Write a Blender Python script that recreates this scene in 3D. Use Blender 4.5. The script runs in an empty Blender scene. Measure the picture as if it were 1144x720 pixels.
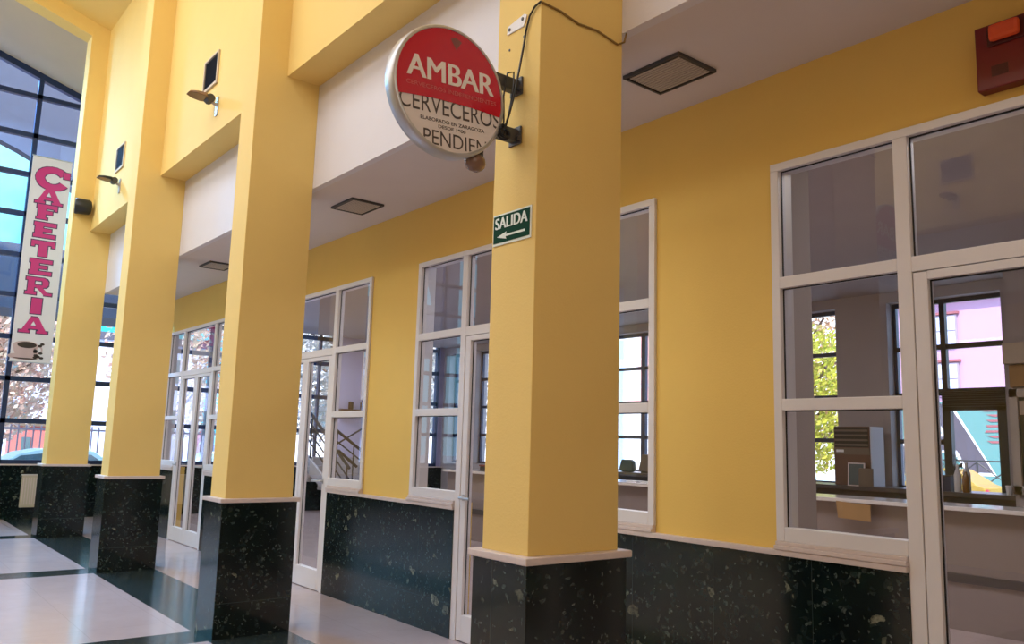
import bpy, math, random
from mathutils import Vector, Matrix
random.seed(7)
SC = bpy.context.scene
COL = SC.collection
ORIG = {}

# ------------------------------------------------------------------ materials
def sr(r, g, b):
    f = lambda c: (c/255/12.92) if c/255 <= .04045 else ((c/255+.055)/1.055)**2.4
    return (f(r), f(g), f(b), 1)

class NT:
    def __init__(s, name):
        s.m = bpy.data.materials.new(name); s.m.use_nodes = True
        s.t = s.m.node_tree; s.t.nodes.clear()
        s.out = s.t.nodes.new('ShaderNodeOutputMaterial')
    def n(s, typ, **kw):
        x = s.t.nodes.new(typ)
        for k, v in kw.items(): setattr(x, k, v)
        return x
    def l(s, a, b): s.t.links.new(a, b)
    def math(s, op, a, b=0.0):
        x = s.n('ShaderNodeMath', operation=op)
        for i, v in enumerate((a, b)):
            if isinstance(v, (int, float)): x.inputs[i].default_value = v
            else: s.l(v, x.inputs[i])
        return x.outputs[0]
    def mix(s, f, a, b):
        x = s.n('ShaderNodeMix', data_type='RGBA')
        for i, v in ((0, f), (6, a), (7, b)):
            if isinstance(v, (int, float, tuple)): x.inputs[i].default_value = v
            else: s.l(v, x.inputs[i])
        return x.outputs[2]
    def ramp(s, f, stops):
        x = s.n('ShaderNodeValToRGB'); e = x.color_ramp.elements
        while len(e) < len(stops): e.new(.5)
        for i, (p, c) in enumerate(stops): e[i].position = p; e[i].color = c
        s.l(f, x.inputs[0]); return x.outputs[0]
    def bsdf(s, color, rough=.5, metal=0, spec=.5, bump=None, **kw):
        b = s.n('ShaderNodeBsdfPrincipled')
        if isinstance(color, tuple): b.inputs['Base Color'].default_value = color
        else: s.l(color, b.inputs['Base Color'])
        if isinstance(rough, (int, float)): b.inputs['Roughness'].default_value = rough
        else: s.l(rough, b.inputs['Roughness'])
        b.inputs['Metallic'].default_value = metal
        b.inputs['Specular IOR Level'].default_value = spec
        for k, v in kw.items(): b.inputs[k.replace('_', ' ')].default_value = v
        if bump is not None:
            bp = s.n('ShaderNodeBump'); bp.inputs['Strength'].default_value = bump[1]; bp.inputs['Distance'].default_value = .01
            s.l(bump[0], bp.inputs['Height']); s.l(bp.outputs[0], b.inputs['Normal'])
        s.l(b.outputs[0], s.out.inputs[0]); return b
    def coord(s, kind='Object'): return s.n('ShaderNodeTexCoord').outputs[kind]
    def noise(s, co, scale, detail=3, rough=.5, dist=0):
        x = s.n('ShaderNodeTexNoise'); s.l(co, x.inputs['Vector'])
        x.inputs['Scale'].default_value = scale; x.inputs['Detail'].default_value = detail
        x.inputs['Roughness'].default_value = rough; x.inputs['Distortion'].default_value = dist
        return x.outputs['Fac']

def plain(name, c, rough=.5, metal=0, spec=.5, var=.12, scale=6, **kw):
    t = NT(name); co = t.coord()
    n = t.noise(co, scale, 4)
    a = tuple(x*(1-var) for x in c[:3])+(1,); b = tuple(min(1, x*(1+var)) for x in c[:3])+(1,)
    t.bsdf(t.mix(n, a, b), rough, metal, spec, **kw)
    return t.m

def plaster(name, c):
    t = NT(name); co = t.coord()
    n = t.noise(co, 1.3, 5, .6); f = t.noise(co, 90, 3)
    a = tuple(x*.93 for x in c[:3])+(1,); b = tuple(min(1, x*1.05) for x in c[:3])+(1,)
    t.bsdf(t.mix(n, a, b), .75, 0, .2, bump=(f, .12))
    return t.m

def marble_nodes(t, co):
    d = t.n('ShaderNodeTexNoise'); t.l(co, d.inputs['Vector']); d.inputs['Scale'].default_value = 14; d.inputs['Detail'].default_value = 3
    mx = t.n('ShaderNodeMix', data_type='VECTOR'); mx.inputs[0].default_value = .06
    t.l(co, mx.inputs[4]); t.l(d.outputs['Color'], mx.inputs[5])
    wc = mx.outputs[1]
    base = t.ramp(t.noise(co, 5, 6, .65), [(.3, (.0025, .0045, .0048, 1)), (.60, (.006, .0125, .012, 1)), (.8, (.016, .028, .024, 1))])
    col = base
    big = t.noise(co, 1.7, 2)
    for sc_, thr, lim, cc in ((9, .66, .0, (.008, .019, .015, 1)), (26, .81, .04, (.022, .030, .029, 1)), (42, .925, .07, (.085, .105, .095, 1)), (17, .972, .06, (.22, .225, .165, 1)), (85, .965, .1, (.16, .18, .17, 1))):
        v = t.n('ShaderNodeTexVoronoi'); t.l(wc, v.inputs['Vector']); v.inputs['Scale'].default_value = sc_
        e = t.n('ShaderNodeTexVoronoi', feature='DISTANCE_TO_EDGE'); t.l(wc, e.inputs['Vector']); e.inputs['Scale'].default_value = sc_
        sep = t.n('ShaderNodeSeparateColor'); t.l(v.outputs['Color'], sep.inputs[0])
        sel = t.math('GREATER_THAN', t.math('ADD', sep.outputs[0], t.math('MULTIPLY', t.math('SUBTRACT', big, .5), .12)), thr)
        ins = t.math('GREATER_THAN', e.outputs['Distance'], lim)
        tone = t.ramp(t.noise(wc, sc_*2.2, 4, .7), [(.36, (.05,)*3+(1,)), (.60, (1, 1, 1, 1))])
        mk = t.math('MULTIPLY', t.math('MULTIPLY', sel, ins), t.math('MULTIPLY', tone, t.math('ADD', .35, t.math('MULTIPLY', sep.outputs[1], .65))))
        col = t.mix(mk, col, cc)
    return col

def marble(name, rough=.14):
    t = NT(name); co = t.coord(); col = marble_nodes(t, co)
    s = t.n('ShaderNodeSeparateXYZ'); t.l(co, s.inputs[0])
    # slab joint at a fixed height, vertical joints every 62 cm
    j = t.math('LESS_THAN', t.math('ABSOLUTE', t.math('SUBTRACT', s.outputs[2], .265)), .0025)
    fx = t.math('FRACT', t.math('DIVIDE', t.math('ADD', s.outputs[0], 50.27), .62))
    k = t.math('LESS_THAN', fx, .006)
    jj = t.math('MAXIMUM', j, k)
    col = t.mix(t.math('MULTIPLY', jj, .5), col, (.05, .06, .06, 1))
    t.bsdf(col, rough, 0, .5)
    return t.m

M = {}
YEL = (.83, .60, .21, 1)
M['yellow'] = plaster('yellow_plaster', YEL)
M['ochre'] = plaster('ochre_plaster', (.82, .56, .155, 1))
M['white'] = plaster('white_plaster', (.71, .685, .74, 1))
M['ceil'] = plaster('aisle_ceiling_plaster', (.68, .62, .62, 1))
M['beige'] = plaster('beige_plaster', (.62, .50, .36, 1))
M['grey'] = plaster('grey_office_plaster', (.44, .395, .40, 1))
M['lav'] = plaster('lavender_plaster', (.56, .55, .78, 1))
M['marble'] = marble('dark_granite')
M['stone'] = plain('pale_sill_stone', (.66, .56, .54, 1), .35, var=.08, scale=30)
M['alu'] = plain('white_lacquered_aluminium', (.74, .71, .735, 1), .35, var=.03)
M['navy'] = plain('navy_steel', (.011, .026, .085, 1), .4)
M['black'] = plain('black_plastic', (.012, .012, .014, 1), .45)
M['dark'] = plain('dark_grey_metal', (.05, .047, .05, 1), .5)
M['silver'] = plain('brushed_silver', (.48, .48, .50, 1), .35, .5)
M['red'] = plain('sign_red', (.54, .004, .016, 1), .12, var=.05)
M['signwhite'] = plain('sign_white', (.74, .69, .70, 1), .15, var=.03)
M['lettergrey'] = plain('letter_grey', (.07, .055, .055, 1), .4)
M['letterwhite'] = plain('letter_white', (.85, .80, .80, 1), .35, var=.02)
M['letterpink'] = plain('letter_dull_red', (.62, .16, .16, 1), .35)
M['hop'] = plain('emblem_grey_brown', (.22, .07, .06, 1), .35)
M['green'] = plain('sign_green', (.002, .045, .018, 1), .7, 0, .12)
M['greenwhite'] = plain('sign_pale', (.72, .78, .72, 1), .4)
M['banner'] = plain('banner_vinyl', (.66, .62, .68, 1), .35, var=.03)
M['magenta'] = plain('banner_magenta', (.52, .018, .17, 1), .4, var=.05)
M['plum'] = plain('banner_plum', (.06, .02, .09, 1), .4)
M['coffee'] = plain('coffee_brown', (.03, .014, .014, 1), .3)
M['cup'] = plain('cup_print', (.50, .36, .38, 1), .4)
M['firered'] = plain('alarm_red', (.17, .006, .009, 1), .35)
M['alarmdark'] = plain('alarm_dark_red', (.07, .004, .006, 1), .4)
M['orange'] = plain('alarm_orange', (.75, .10, .03, 1), .25)
M['brownglass'] = plain('brown_lamp_glass', (.20, .11, .07, 1), .25)
M['zinc'] = plain('painted_bracket', (.48, .42, .38, 1), .4)
M['cable'] = plain('brown_cable', (.24, .14, .035, 1), .6)
M['wood'] = plain('counter_laminate', (.25, .20, .195, 1), .4, var=.06)
M['topstone'] = plain('counter_top', (.70, .66, .66, 1), .12, var=.08, scale=12)
M['ledge'] = plain('dark_worktop', (.075, .062, .065, 1), .3)
M['brown'] = plain('heater_brown', (.13, .06, .04, 1), .4)
M['slat'] = plain('heater_slat', (.16, .12, .09, 1), .4)
M['slatdark'] = plain('heater_recess', (.012, .01, .01, 1), .6)
M['card'] = plain('cardboard', (.36, .21, .09, 1), .8)
M['cardlight'] = plain('paper_beige', (.50, .42, .34, 1), .8)
M['teal'] = plain('dark_teal_print', (.012, .045, .055, 1), .3)
M['paper'] = plain('white_paper', (.80, .78, .80, 1), .6, var=.03)
M['heaterbeige'] = plain('panel_beige', (.55, .49, .39, 1), .4, var=.04)
M['amber'] = plain('amber_bottle', (.25, .10, .02, 1), .2)
M['steel'] = plain('stair_steel', (.03, .035, .05, 1), .8, 0, .1)
M['concrete'] = plain('stair_concrete', (.42, .42, .47, 1), .7)
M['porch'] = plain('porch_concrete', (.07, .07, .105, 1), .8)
M['asphalt'] = plain('street_paving', (.34, .33, .36, 1), .8, var=.15, scale=2)
M['bark'] = plain('tree_bark', (.16, .11, .09, 1), .9)
M['pink'] = plain('pink_render', (.50, .30, .45, 1), .8, var=.05, scale=.4)
M['palecyan'] = plain('mural_cyan', (.11, .27, .27, 1), .7, var=.08, scale=.5)
M['muralgrey'] = plain('mural_grey', (.085, .075, .105, 1), .7)
M['muralred'] = plain('mural_red', (.32, .10, .12, 1), .7)
M['palewall'] = plain('pale_facade', (.55, .62, .88, 1), .8, var=.06, scale=.6)
M['whitewall'] = plain('white_facade', (.85, .83, .86, 1), .8, var=.04, scale=.6)
M['brick'] = plain('red_brick', (.55, .16, .15, 1), .8, var=.2, scale=1.2)
M['fence'] = plain('fence_paint', (.34, .27, .34, 1), .5)
M['fencedark'] = plain('fence_dark_paint', (.03, .03, .035, 1), .5)
M['taxi'] = plain('car_yellow', (.36, .23, .04, 1), .25, var=.03)
M['carpale'] = plain('car_pale_teal', (.62, .84, .86, 1), .25, var=.03)
M['carglass'] = plain('car_glass', (.10, .16, .19, 1), .1)
M['tyre'] = plain('tyre_rubber', (.02, .02, .022, 1), .8)
M['hub'] = plain('wheel_cover', (.5, .52, .56, 1), .3, .4)
M['slidered'] = plain('slide_red', (.75, .08, .08, 1), .5)
M['slideorange'] = plain('slide_orange', (.80, .22, .09, 1), .5)
M['blue'] = plain('bin_blue', (.04, .25, .62, 1), .5)
M['lampred'] = plain('tail_lamp', (.5, .03, .05, 1), .3)
M['redfacade'] = plain('salmon_facade', (.82, .42, .40, 1), .8, var=.06, scale=.6)
M['bluefacade'] = plain('blue_facade', (.35, .52, .78, 1), .8, var=.06)

def glass(name, tint, refl=1.0):
    t = NT(name)
    tr = t.n('ShaderNodeBsdfTransparent'); tr.inputs[0].default_value = tint
    gl = t.n('ShaderNodeBsdfGlossy'); gl.inputs['Roughness'].default_value = .0
    gl.inputs['Color'].default_value = (refl, refl, refl, 1)
    fr = t.n('ShaderNodeFresnel'); fr.inputs['IOR'].default_value = 1.5
    co = t.coord(); nz = t.noise(co, .8, 2)
    bp = t.n('ShaderNodeBump'); bp.inputs['Strength'].default_value = .02; bp.inputs['Distance'].default_value = .02
    t.l(nz, bp.inputs['Height']); t.l(bp.outputs[0], gl.inputs['Normal'])
    mx = t.n('ShaderNodeMixShader')
    t.l(t.math('MULTIPLY', fr.outputs[0], 1.35), mx.inputs[0]); t.l(tr.outputs[0], mx.inputs[1]); t.l(gl.outputs[0], mx.inputs[2])
    t.l(mx.outputs[0], t.out.inputs[0])
    return t.m
M['glass'] = glass('window_glass', (.87, .87, .89, 1))
M['glassout'] = glass('outer_window_glass', (.93, .96, .98, 1), .5)
M['glassdark'] = plain('display_glass', (.035, .06, .05, 1), .12)

def leafmat(name, cols):
    t = NT(name); g = t.n('ShaderNodeNewGeometry')
    c = t.ramp(g.outputs['Random Per Island'], [(i/(max(1, len(cols)-1)), c) for i, c in enumerate(cols)])
    d = t.n('ShaderNodeBsdfDiffuse'); t.l(c, d.inputs[0])
    tl = t.n('ShaderNodeBsdfTranslucent'); t.l(c, tl.inputs[0])
    mx = t.n('ShaderNodeMixShader'); mx.inputs[0].default_value = .45
    t.l(d.outputs[0], mx.inputs[1]); t.l(tl.outputs[0], mx.inputs[2]); t.l(mx.outputs[0], t.out.inputs[0])
    return t.m
M['autumn'] = leafmat('autumn_leaves', [(.62, .38, .34, 1), (.72, .52, .44, 1), (.74, .64, .58, 1), (.52, .36, .30, 1), (.64, .56, .44, 1), (.75, .68, .68, 1)])
M['lime'] = leafmat('yellow_green_leaves', [(.48, .50, .07, 1), (.60, .54, .10, 1), (.36, .42, .08, 1), (.66, .48, .20, 1)])
M['orangeleaf'] = leafmat('orange_leaves', [(.50, .26, .14, 1), (.56, .38, .24, 1), (.40, .2, .12, 1)])
M['greyleaf'] = leafmat('faded_leaves', [(.56, .52, .52, 1), (.42, .42, .38, 1), (.66, .62, .62, 1), (.32, .32, .30, 1)])

# floor: pinkish polished tiles, dark granite bands on the column grid
S = 3.715; XR = 1.386; W = .334; D = .5637; YC = -1.571; YW = YC+D; YU = -1.307; ZU = 4.6585; ZC = 3.71; EX = -12.81
YM = -4.35                                       # centre line of the hall
def my(y): return 2*YM-y
def floor_mat():
    t = NT('polished_floor'); co = t.coord()
    s = t.n('ShaderNodeSeparateXYZ'); t.l(co, s.inputs[0]); x, y = s.outputs[0], s.outputs[1]
    ya = t.math('ABSOLUTE', t.math('SUBTRACT', y, YM))          # distance from the centre line
    b1 = t.math('MULTIPLY', t.math('GREATER_THAN', ya, YM*-1-1.63), t.math('LESS_THAN', ya, YM*-1-.98))
    fx = t.math('FRACT', t.math('DIVIDE', t.math('ADD', x, 20*S-(XR-W-.03)), S))
    b2 = t.math('MULTIPLY', t.math('LESS_THAN', fx, (W+.06)/S), t.math('LESS_THAN', ya, YM*-1-.98))
    band = t.math('MAXIMUM', b1, b2)
    gx = t.math('FRACT', t.math('DIVIDE', t.math('ADD', x, 60.15), .62)); gy = t.math('FRACT', t.math('DIVIDE', t.math('ADD', y, 60.0), .62))
    gr = t.math('MAXIMUM', t.math('LESS_THAN', gx, .006), t.math('LESS_THAN', gy, .006))
    n = t.noise(co, 3, 6, .65); f = t.noise(co, 120, 2)
    tile = t.mix(n, (.48, .375, .38, 1), (.61, .49, .49, 1))
    tile = t.mix(t.math('MULTIPLY', f, .25), tile, (.40, .32, .32, 1))
    tile = t.mix(t.math('MULTIPLY', gr, .35), tile, (.2, .16, .16, 1))
    mb = marble_nodes(t, co)
    mb = t.mix(.5, mb, (.035, .055, .06, 1))
    t.bsdf(t.mix(band, tile, mb), t.math('ADD', .12, t.math('MULTIPLY', n, .08)), 0, .65)
    return t.m
M['floor'] = floor_mat()

# ------------------------------------------------------------------ mesh helper
class MB:
    def __init__(s): s.v = []; s.f = []
    def add(s, vs, fs):
        o = len(s.v); s.v += [tuple(p) for p in vs]; s.f += [tuple(i+o for i in f) for f in fs]; return s
    def box(s, x0, x1, y0, y1, z0, z1):
        v = [(x, y, z) for x in (min(x0, x1), max(x0, x1)) for y in (min(y0, y1), max(y0, y1)) for z in (min(z0, z1), max(z0, z1))]
        return s.add(v, [(0, 1, 3, 2), (4, 6, 7, 5), (0, 4, 5, 1), (2, 3, 7, 6), (0, 2, 6, 4), (1, 5, 7, 3)])
    def quad(s, *p): return s.add(p, [tuple(range(len(p)))])
    def prism(s, pts, f0, f1):
        """pts 2D outline (ccw); f0(u,v) and f1(u,v) map it to the two end faces"""
        n = len(pts)
        v = [f0(*p) for p in pts]+[f1(*p) for p in pts]
        return s.add(v, [tuple(range(n-1, -1, -1)), tuple(range(n, 2*n))]+[(i, (i+1) % n, n+(i+1) % n, n+i) for i in range(n)])
    def tube(s, pts, r, k=8):
        pts = [Vector(p) for p in pts]; n = len(pts); vs = []
        for i, p in enumerate(pts):
            d = (pts[min(i+1, n-1)]-pts[max(i-1, 0)]).normalized()
            a = d.cross(Vector((0, 0, 1)))
            if a.length < .05: a = d.cross(Vector((1, 0, 0)))
            a.normalize(); b = d.cross(a)
            for j in range(k):
                th = 2*math.pi*j/k; vs.append(p+a*(r*math.cos(th))+b*(r*math.sin(th)))
        fs = [(i*k+j, i*k+(j+1) % k, (i+1)*k+(j+1) % k, (i+1)*k+j) for i in range(n-1) for j in range(k)]
        fs += [tuple(range(k-1, -1, -1)), tuple((n-1)*k+j for j in range(k))]
        return s.add(vs, fs)
    def lathe(s, c, axis, prof, k=32):
        """prof: list of (distance along axis, radius)"""
        a = Vector(axis).normalized(); u = a.orthogonal().normalized(); w = a.cross(u); c = Vector(c); vs = []
        for h, r in prof:
            for j in range(k):
                th = 2*math.pi*j/k; vs.append(c+a*h+(u*math.cos(th)+w*math.sin(th))*max(r, 1e-5))
        n = len(prof)
        fs = [(i*k+j, i*k+(j+1) % k, (i+1)*k+(j+1) % k, (i+1)*k+j) for i in range(n-1) for j in range(k)]
        fs += [tuple(range(k-1, -1, -1)), tuple((n-1)*k+j for j in range(k))]
        return s.add(vs, fs)
    def build(s, name, mat, parent=None, bevel=0, smooth=False):
        off = Vector((0, 0, 0)); q = parent
        while q is not None:
            off = off+Vector(ORIG.get(q.name, (0, 0, 0))); q = q.parent
        me = bpy.data.meshes.new(name); me.from_pydata([tuple(Vector(p)-off) for p in s.v], [], s.f); me.update()
        if smooth:
            for p in me.polygons: p.use_smooth = True
        o = bpy.data.objects.new(name, me); COL.objects.link(o); me.materials.append(M[mat] if isinstance(mat, str) else mat)
        if parent is not None: o.parent = parent
        if bevel:
            b = o.modifiers.new('edge', 'BEVEL'); b.width = bevel; b.segments = 2; b.limit_method = 'ANGLE'
        if smooth:
            try: me.set_sharp_from_angle(angle=math.radians(40))
            except Exception: pass
        return o

def tag(o, label=None, cat=None, group=None, kind=None):
    if label: o['label'] = label
    if cat: o['category'] = cat
    if group: o['group'] = group
    if kind: o['kind'] = kind
    return o
def root(name, loc, label=None, cat=None, group=None, kind=None):
    o = bpy.data.objects.new(name, None); COL.objects.link(o); o.location = loc; o.empty_display_size = .1
    ORIG[o.name] = tuple(loc)
    return tag(o, label, cat, group, kind)
def struct(o, label=None): return tag(o, label=label, kind='structure')
def copy_tree(o, parent=None):
    c = o.copy(); COL.objects.link(c)
    if parent is not None: c.parent = parent
    for ch in [x for x in o.children]: copy_tree(ch, c)
    return c

def text_mb(body, P, U, V, w, h, bold=0.0, depth=0.0):
    cu = bpy.data.curves.new('t', 'FONT'); cu.body = body; cu.offset = bold; cu.fill_mode = 'FRONT'; cu.resolution_u = 6
    ob = bpy.data.objects.new('t', cu); COL.objects.link(ob)
    dg = bpy.context.evaluated_depsgraph_get(); me = bpy.data.meshes.new_from_object(ob.evaluated_get(dg))
    vs = [v.co.copy() for v in me.vertices]; fs = [tuple(p.vertices) for p in me.polygons]
    bpy.data.objects.remove(ob); bpy.data.curves.remove(cu); bpy.data.meshes.remove(me)
    x0, x1 = min(v.x for v in vs), max(v.x for v in vs); y0, y1 = min(v.y for v in vs), max(v.y for v in vs)
    P, U, V = Vector(P), Vector(U), Vector(V)
    return MB().add([P+U*((v.x-x0)/(x1-x0)*w)+V*((v.y-y0)/(y1-y0)*h) for v in vs], fs)

# ------------------------------------------------------------------ camera
f_px, yaw, pitch, roll = 923.666, math.radians(51.4456), math.radians(8.3864), math.radians(1.6216)
fw = Vector((-math.sin(yaw)*math.cos(pitch), math.cos(yaw)*math.cos(pitch), math.sin(pitch)))
r_ = Vector((math.cos(yaw), math.sin(yaw), 0)); u_ = r_.cross(fw)
r2 = r_*math.cos(roll)+u_*math.sin(roll); u2 = -r_*math.sin(roll)+u_*math.cos(roll)
cam = bpy.data.cameras.new('camera'); cam.sensor_fit = 'HORIZONTAL'; cam.sensor_width = 36; cam.lens = f_px/1144*36
cam.clip_start = .05; cam.clip_end = 300
co_ = bpy.data.objects.new('camera', cam); COL.objects.link(co_)
mt = Matrix((r2, u2, -fw)).transposed().to_4x4(); mt.translation = Vector((4.2508, -3.9796, 1.55)); co_.matrix_world = mt
SC.camera = co_

# ------------------------------------------------------------------ setting: shell
X1 = 9.0                                         # near end of the hall
YB = 7.5                                         # outer wall of the offices
ZO = 3.85                                        # office ceiling
def zc_(y): return 7.96+.32*(-1.185-y) if y > YM else 7.96+.32*(-1.185-my(y))
struct(MB().box(EX, X1, -8.9, YB, -.25, 0).build('floor', 'floor'), 'polished pinkish tile floor with dark granite bands')
UC = [3.03-S*k for k in range(4)]                # centres of the glazed units in the office wall
UH = 1.425                                       # half width of a unit
ZT = 3.165                                       # head of the units
MUL = .715                                       # half width of the door opening
# office wall: piers, the strip over the units, the low wall under their side lights
w = MB()
edges = [EX]+[e for c in reversed(UC) for e in (c-UH, c+UH)]+[X1]
for a, b in zip(edges[::2], edges[1::2]): w.box(a, b, 0, .16, 0, ZC)
for c in UC: w.box(c-UH, c+UH, 0, .16, ZT, ZC)
for c in UC:
    w.box(c-UH, c-MUL-.004, 0, .16, 0, 1.06); w.box(c+MUL+.004, c+UH, 0, .16, 0, 1.06)
w.box(EX, X1, 0, .16, ZC, 4.2)
w.box(EX, -9.82, 0, .16, 4.2, 8.0)
struct(w.build('wall_right', 'ochre'), 'yellow ochre wall with glazed door units along the aisle')
# granite dado and stone sills, one run between each pair of doors
runs = [(EX, UC[3]-MUL-.003)]+[(UC[k+1]+MUL+.003, UC[k]-MUL-.003) for k in (2, 1, 0)]+[(UC[0]+MUL+.003, X1)]
for i, (a, b) in enumerate(runs):
    struct(MB().box(a, b, -.028, 0, 0, 1.005).build('trim_%d' % (i+1), 'marble'), 'dark granite dado under the aisle wall')
    s = MB(); s.box(a, b, -.045, .0, 1.005, 1.035)
    for c in UC:
        for (l, r) in ((c-UH, c-MUL-.003), (c+MUL+.003, c+UH)):
            if l >= a-.01 and r <= b+.01:
                s.box(l, r, -.05, .0, 1.035, 1.058); s.box(l, r, -.035, .0, 1.058, 1.078)
    struct(s.build('trim_%d' % (i+11), 'stone', bevel=.003), 'pale stone sill along the granite dado')
# aisle ceiling, white band, upper walls (both sides of the hall)
for side, F in (('right', lambda y: y), ('left', my)):
    struct(MB().box(-9.82, X1, F(YW+.06), F(0.0), ZC, ZC+.12).build('ceiling_aisle_'+side, 'ceil'), 'grey aisle ceiling on the %s' % ('office side' if side == 'right' else 'far side'))
    struct(MB().box(-9.82, X1, F(YW), F(YW+.06), ZC, ZU+.002).build('wall_band_'+side, 'white'), 'white recessed band above the aisle ceiling')
    struct(MB().box(-10.06, X1, F(YU), F(YW+.07), ZU, 8.3).build('wall_upper_'+side, 'yellow'), 'yellow upper wall carried between the columns')
struct(MB().box(EX, X1, -8.9, -8.7, 0, 8.0).build('wall_left', 'yellow'), 'yellow wall on the far side of the hall')
struct(MB().box(X1, X1+.15, -8.9, YB, 0, 9.5).build('wall_back', 'yellow'), 'yellow wall behind the camera')
# gabled ceiling
def gable(x0, x1, mat, name, y_out):
    g = MB()
    for ys in ((y_out, YM), (YM, my(y_out))):
        a, b = ys
        g.add([(x0, a, zc_(a)), (x1, a, zc_(a)), (x1, b, zc_(b)), (x0, b, zc_(b)), (x0, a, zc_(a)+.12), (x1, a, zc_(a)+.12), (x1, b, zc_(b)+.12), (x0, b, zc_(b)+.12)],
              [(0, 1, 2, 3), (7, 6, 5, 4), (0, 4, 5, 1), (1, 5, 6, 2), (2, 6, 7, 3), (3, 7, 4, 0)])
    return struct(g.build(name, mat), 'sloping hall ceiling')
gable(-9.9, X1, 'yellow', 'ceiling_hall', -1.0)
gable(EX, -9.9, 'beige', 'ceiling_end_bay', .16)  # weaker light on the last bay's yellow ceiling put into the beige colour
# columns
where = ['nearest yellow column, with the green exit sign and the round sign on it',
         'second yellow column on a granite plinth, next beyond the one with the signs',
         'third yellow column on a granite plinth, one bay short of the end glazing',
         'last yellow column on a granite plinth, beside the vertical banner']
for side, F in (('right', lambda y: y), ('left', my)):
    for i in range(-1, 4):
        xr = XR-S*i
        lab = where[i] if side == 'right' and i >= 0 else ('yellow column beside the camera, out of the picture' if side == 'right' else 'yellow column in the row across the hall')
        c = root('column', (xr-W/2, F(YC+D/2), 0), lab, 'column', 'columns of the aisle' if side == 'right' else 'columns across the hall', 'structure')
        MB().box(xr-W, xr, F(YC), F(YW), 1.06, zc_(-1.3)+.05).build('shaft', 'yellow', c, bevel=.004)
        MB().box(xr-W-.05, xr+.05, F(YC-.05), F(YW+.05), 1.028, 1.061).build('cap', 'stone', c, bevel=.005)
        MB().box(xr-W-.03, xr+.03, F(YC-.03), F(YW+.03), 0, 1.028).build('plinth', 'marble', c, bevel=.002)
# roof beams at the columns
for i in range(-1, 4):
    xr = XR-S*i; g = MB()
    for a, b in ((YU, YM), (YM, my(YU))):
        g.add([(x, y, zc_(y)+dz) for x in (xr-W+.004, xr-.004) for y in (a, b) for dz in (-.25, .02)],
              [(0, 1, 3, 2), (4, 6, 7, 5), (0, 4, 5, 1), (2, 3, 7, 6), (0, 2, 6, 4), (1, 5, 7, 3)])
    struct(g.build('beam', 'yellow'), 'yellow roof beam over the column grid')
# offices: ceiling, outer wall with windows, pillar, partition
struct(MB().box(EX, X1, .16, YB, ZO, ZO+.15).build('ceiling_office', 'grey'), 'grey office ceiling')
BW = [(-12.55, -11.75), (-11.47, -10.85), (-7.3, -5.2), (-3.02, -2.34), (-1.55, -1.13), (-1.02, -.04)]
w = MB(); prev = EX
for a, b in BW+[(X1, X1)]:
    w.box(prev, a, YB, YB+.35, 0, ZO)
    if b > a: w.box(a, b, YB, YB+.35, 0, 1.08); w.box(a, b, YB, YB+.35, 3.70, ZO)
    prev = b
struct(w.build('wall_outer', 'grey'), 'grey outer office wall with tall narrow windows')
struct(MB().box(1.08, 1.45, .18, .63, 0, ZO).build('wall_office_pillar', 'grey'), 'grey pillar just inside the office glazing')
struct(MB().box(.33, X1, 6.62, 6.74, 0, ZO).build('wall_partition', 'grey'), 'grey office partition')
BARS = [1.737, 2.385, 3.035]
for i, (a, b) in enumerate(BW[:5]):
    win = root('window_%d' % (i+21), ((a+b)/2, YB+.2, 1.08), None, None, None, 'structure')
    fr = MB()
    fr.box(a, a+.05, YB+.17, YB+.23, 1.08, 3.70); fr.box(b-.05, b, YB+.17, YB+.23, 1.08, 3.70)
    fr.box(a, b, YB+.17, YB+.23, 1.08, 1.13); fr.box(a, b, YB+.17, YB+.23, 3.64, 3.70)
    for z in BARS: fr.box(a, b, YB+.17, YB+.23, z-.03, z+.03)
    if i == 2: fr.box(-6.40, -6.30, YB+.16, YB+.24, 1.08, 3.7)
    fr.build('window_frame', 'navy', win)
    MB().quad((a, YB+.2, 1.08), (b, YB+.2, 1.08), (b, YB+.2, 3.70), (a, YB+.2, 3.70)).build('pane', 'glassout', win)
# street door of the office with transom light
a, b = BW[5]
d = root('door_9', ((a+b)/2, YB+.2, 0), None, None, None, 'structure')
fr = MB()
fr.box(a, a+.04, YB+.17, YB+.23, 1.08, 3.70); fr.box(b-.03, b, YB+.17, YB+.23, 1.08, 3.70); fr.box(a+.13, a+.20, YB+.16, YB+.24, 1.08, 3.7)
for z in (1.737, 3.035): fr.box(a, a+.16 if z < 2 else b, YB+.17, YB+.23, z-.035, z+.035)
fr.box(a, b, YB+.17, YB+.23, 3.64, 3.7); fr.box(a, b, YB+.17, YB+.23, 2.37, 2.42)
fr.box(a+.12, a+.225, YB+.15, YB+.25, 1.08, 2.24); fr.box(b-.17, b-.06, YB+.15, YB+.25, 1.08, 2.24); fr.box(a+.12, b-.06, YB+.15, YB+.25, 2.16, 2.40)
fr.build('door_frame', 'black', d)
MB().quad((a, YB+.2, 1.08), (b, YB+.2, 1.08), (b, YB+.2, 3.7), (a, YB+.2, 3.7)).build('pane', 'glassout', d)
sl = MB()
for k in range(7): sl.box(a+.02, b-.03, YB+.06, YB+.10, 2.21+k*.03, 2.213+k*.03)
sl.box(a+.02, b-.03, YB+.05, YB+.11, 2.41, 2.45)
bl = root('window_blind', ((a+b)/2, YB+.08, 2.2), 'dark slatted blind gathered over the street door of the office', 'blind')
sl.build('slats', 'black', bl)

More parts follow.
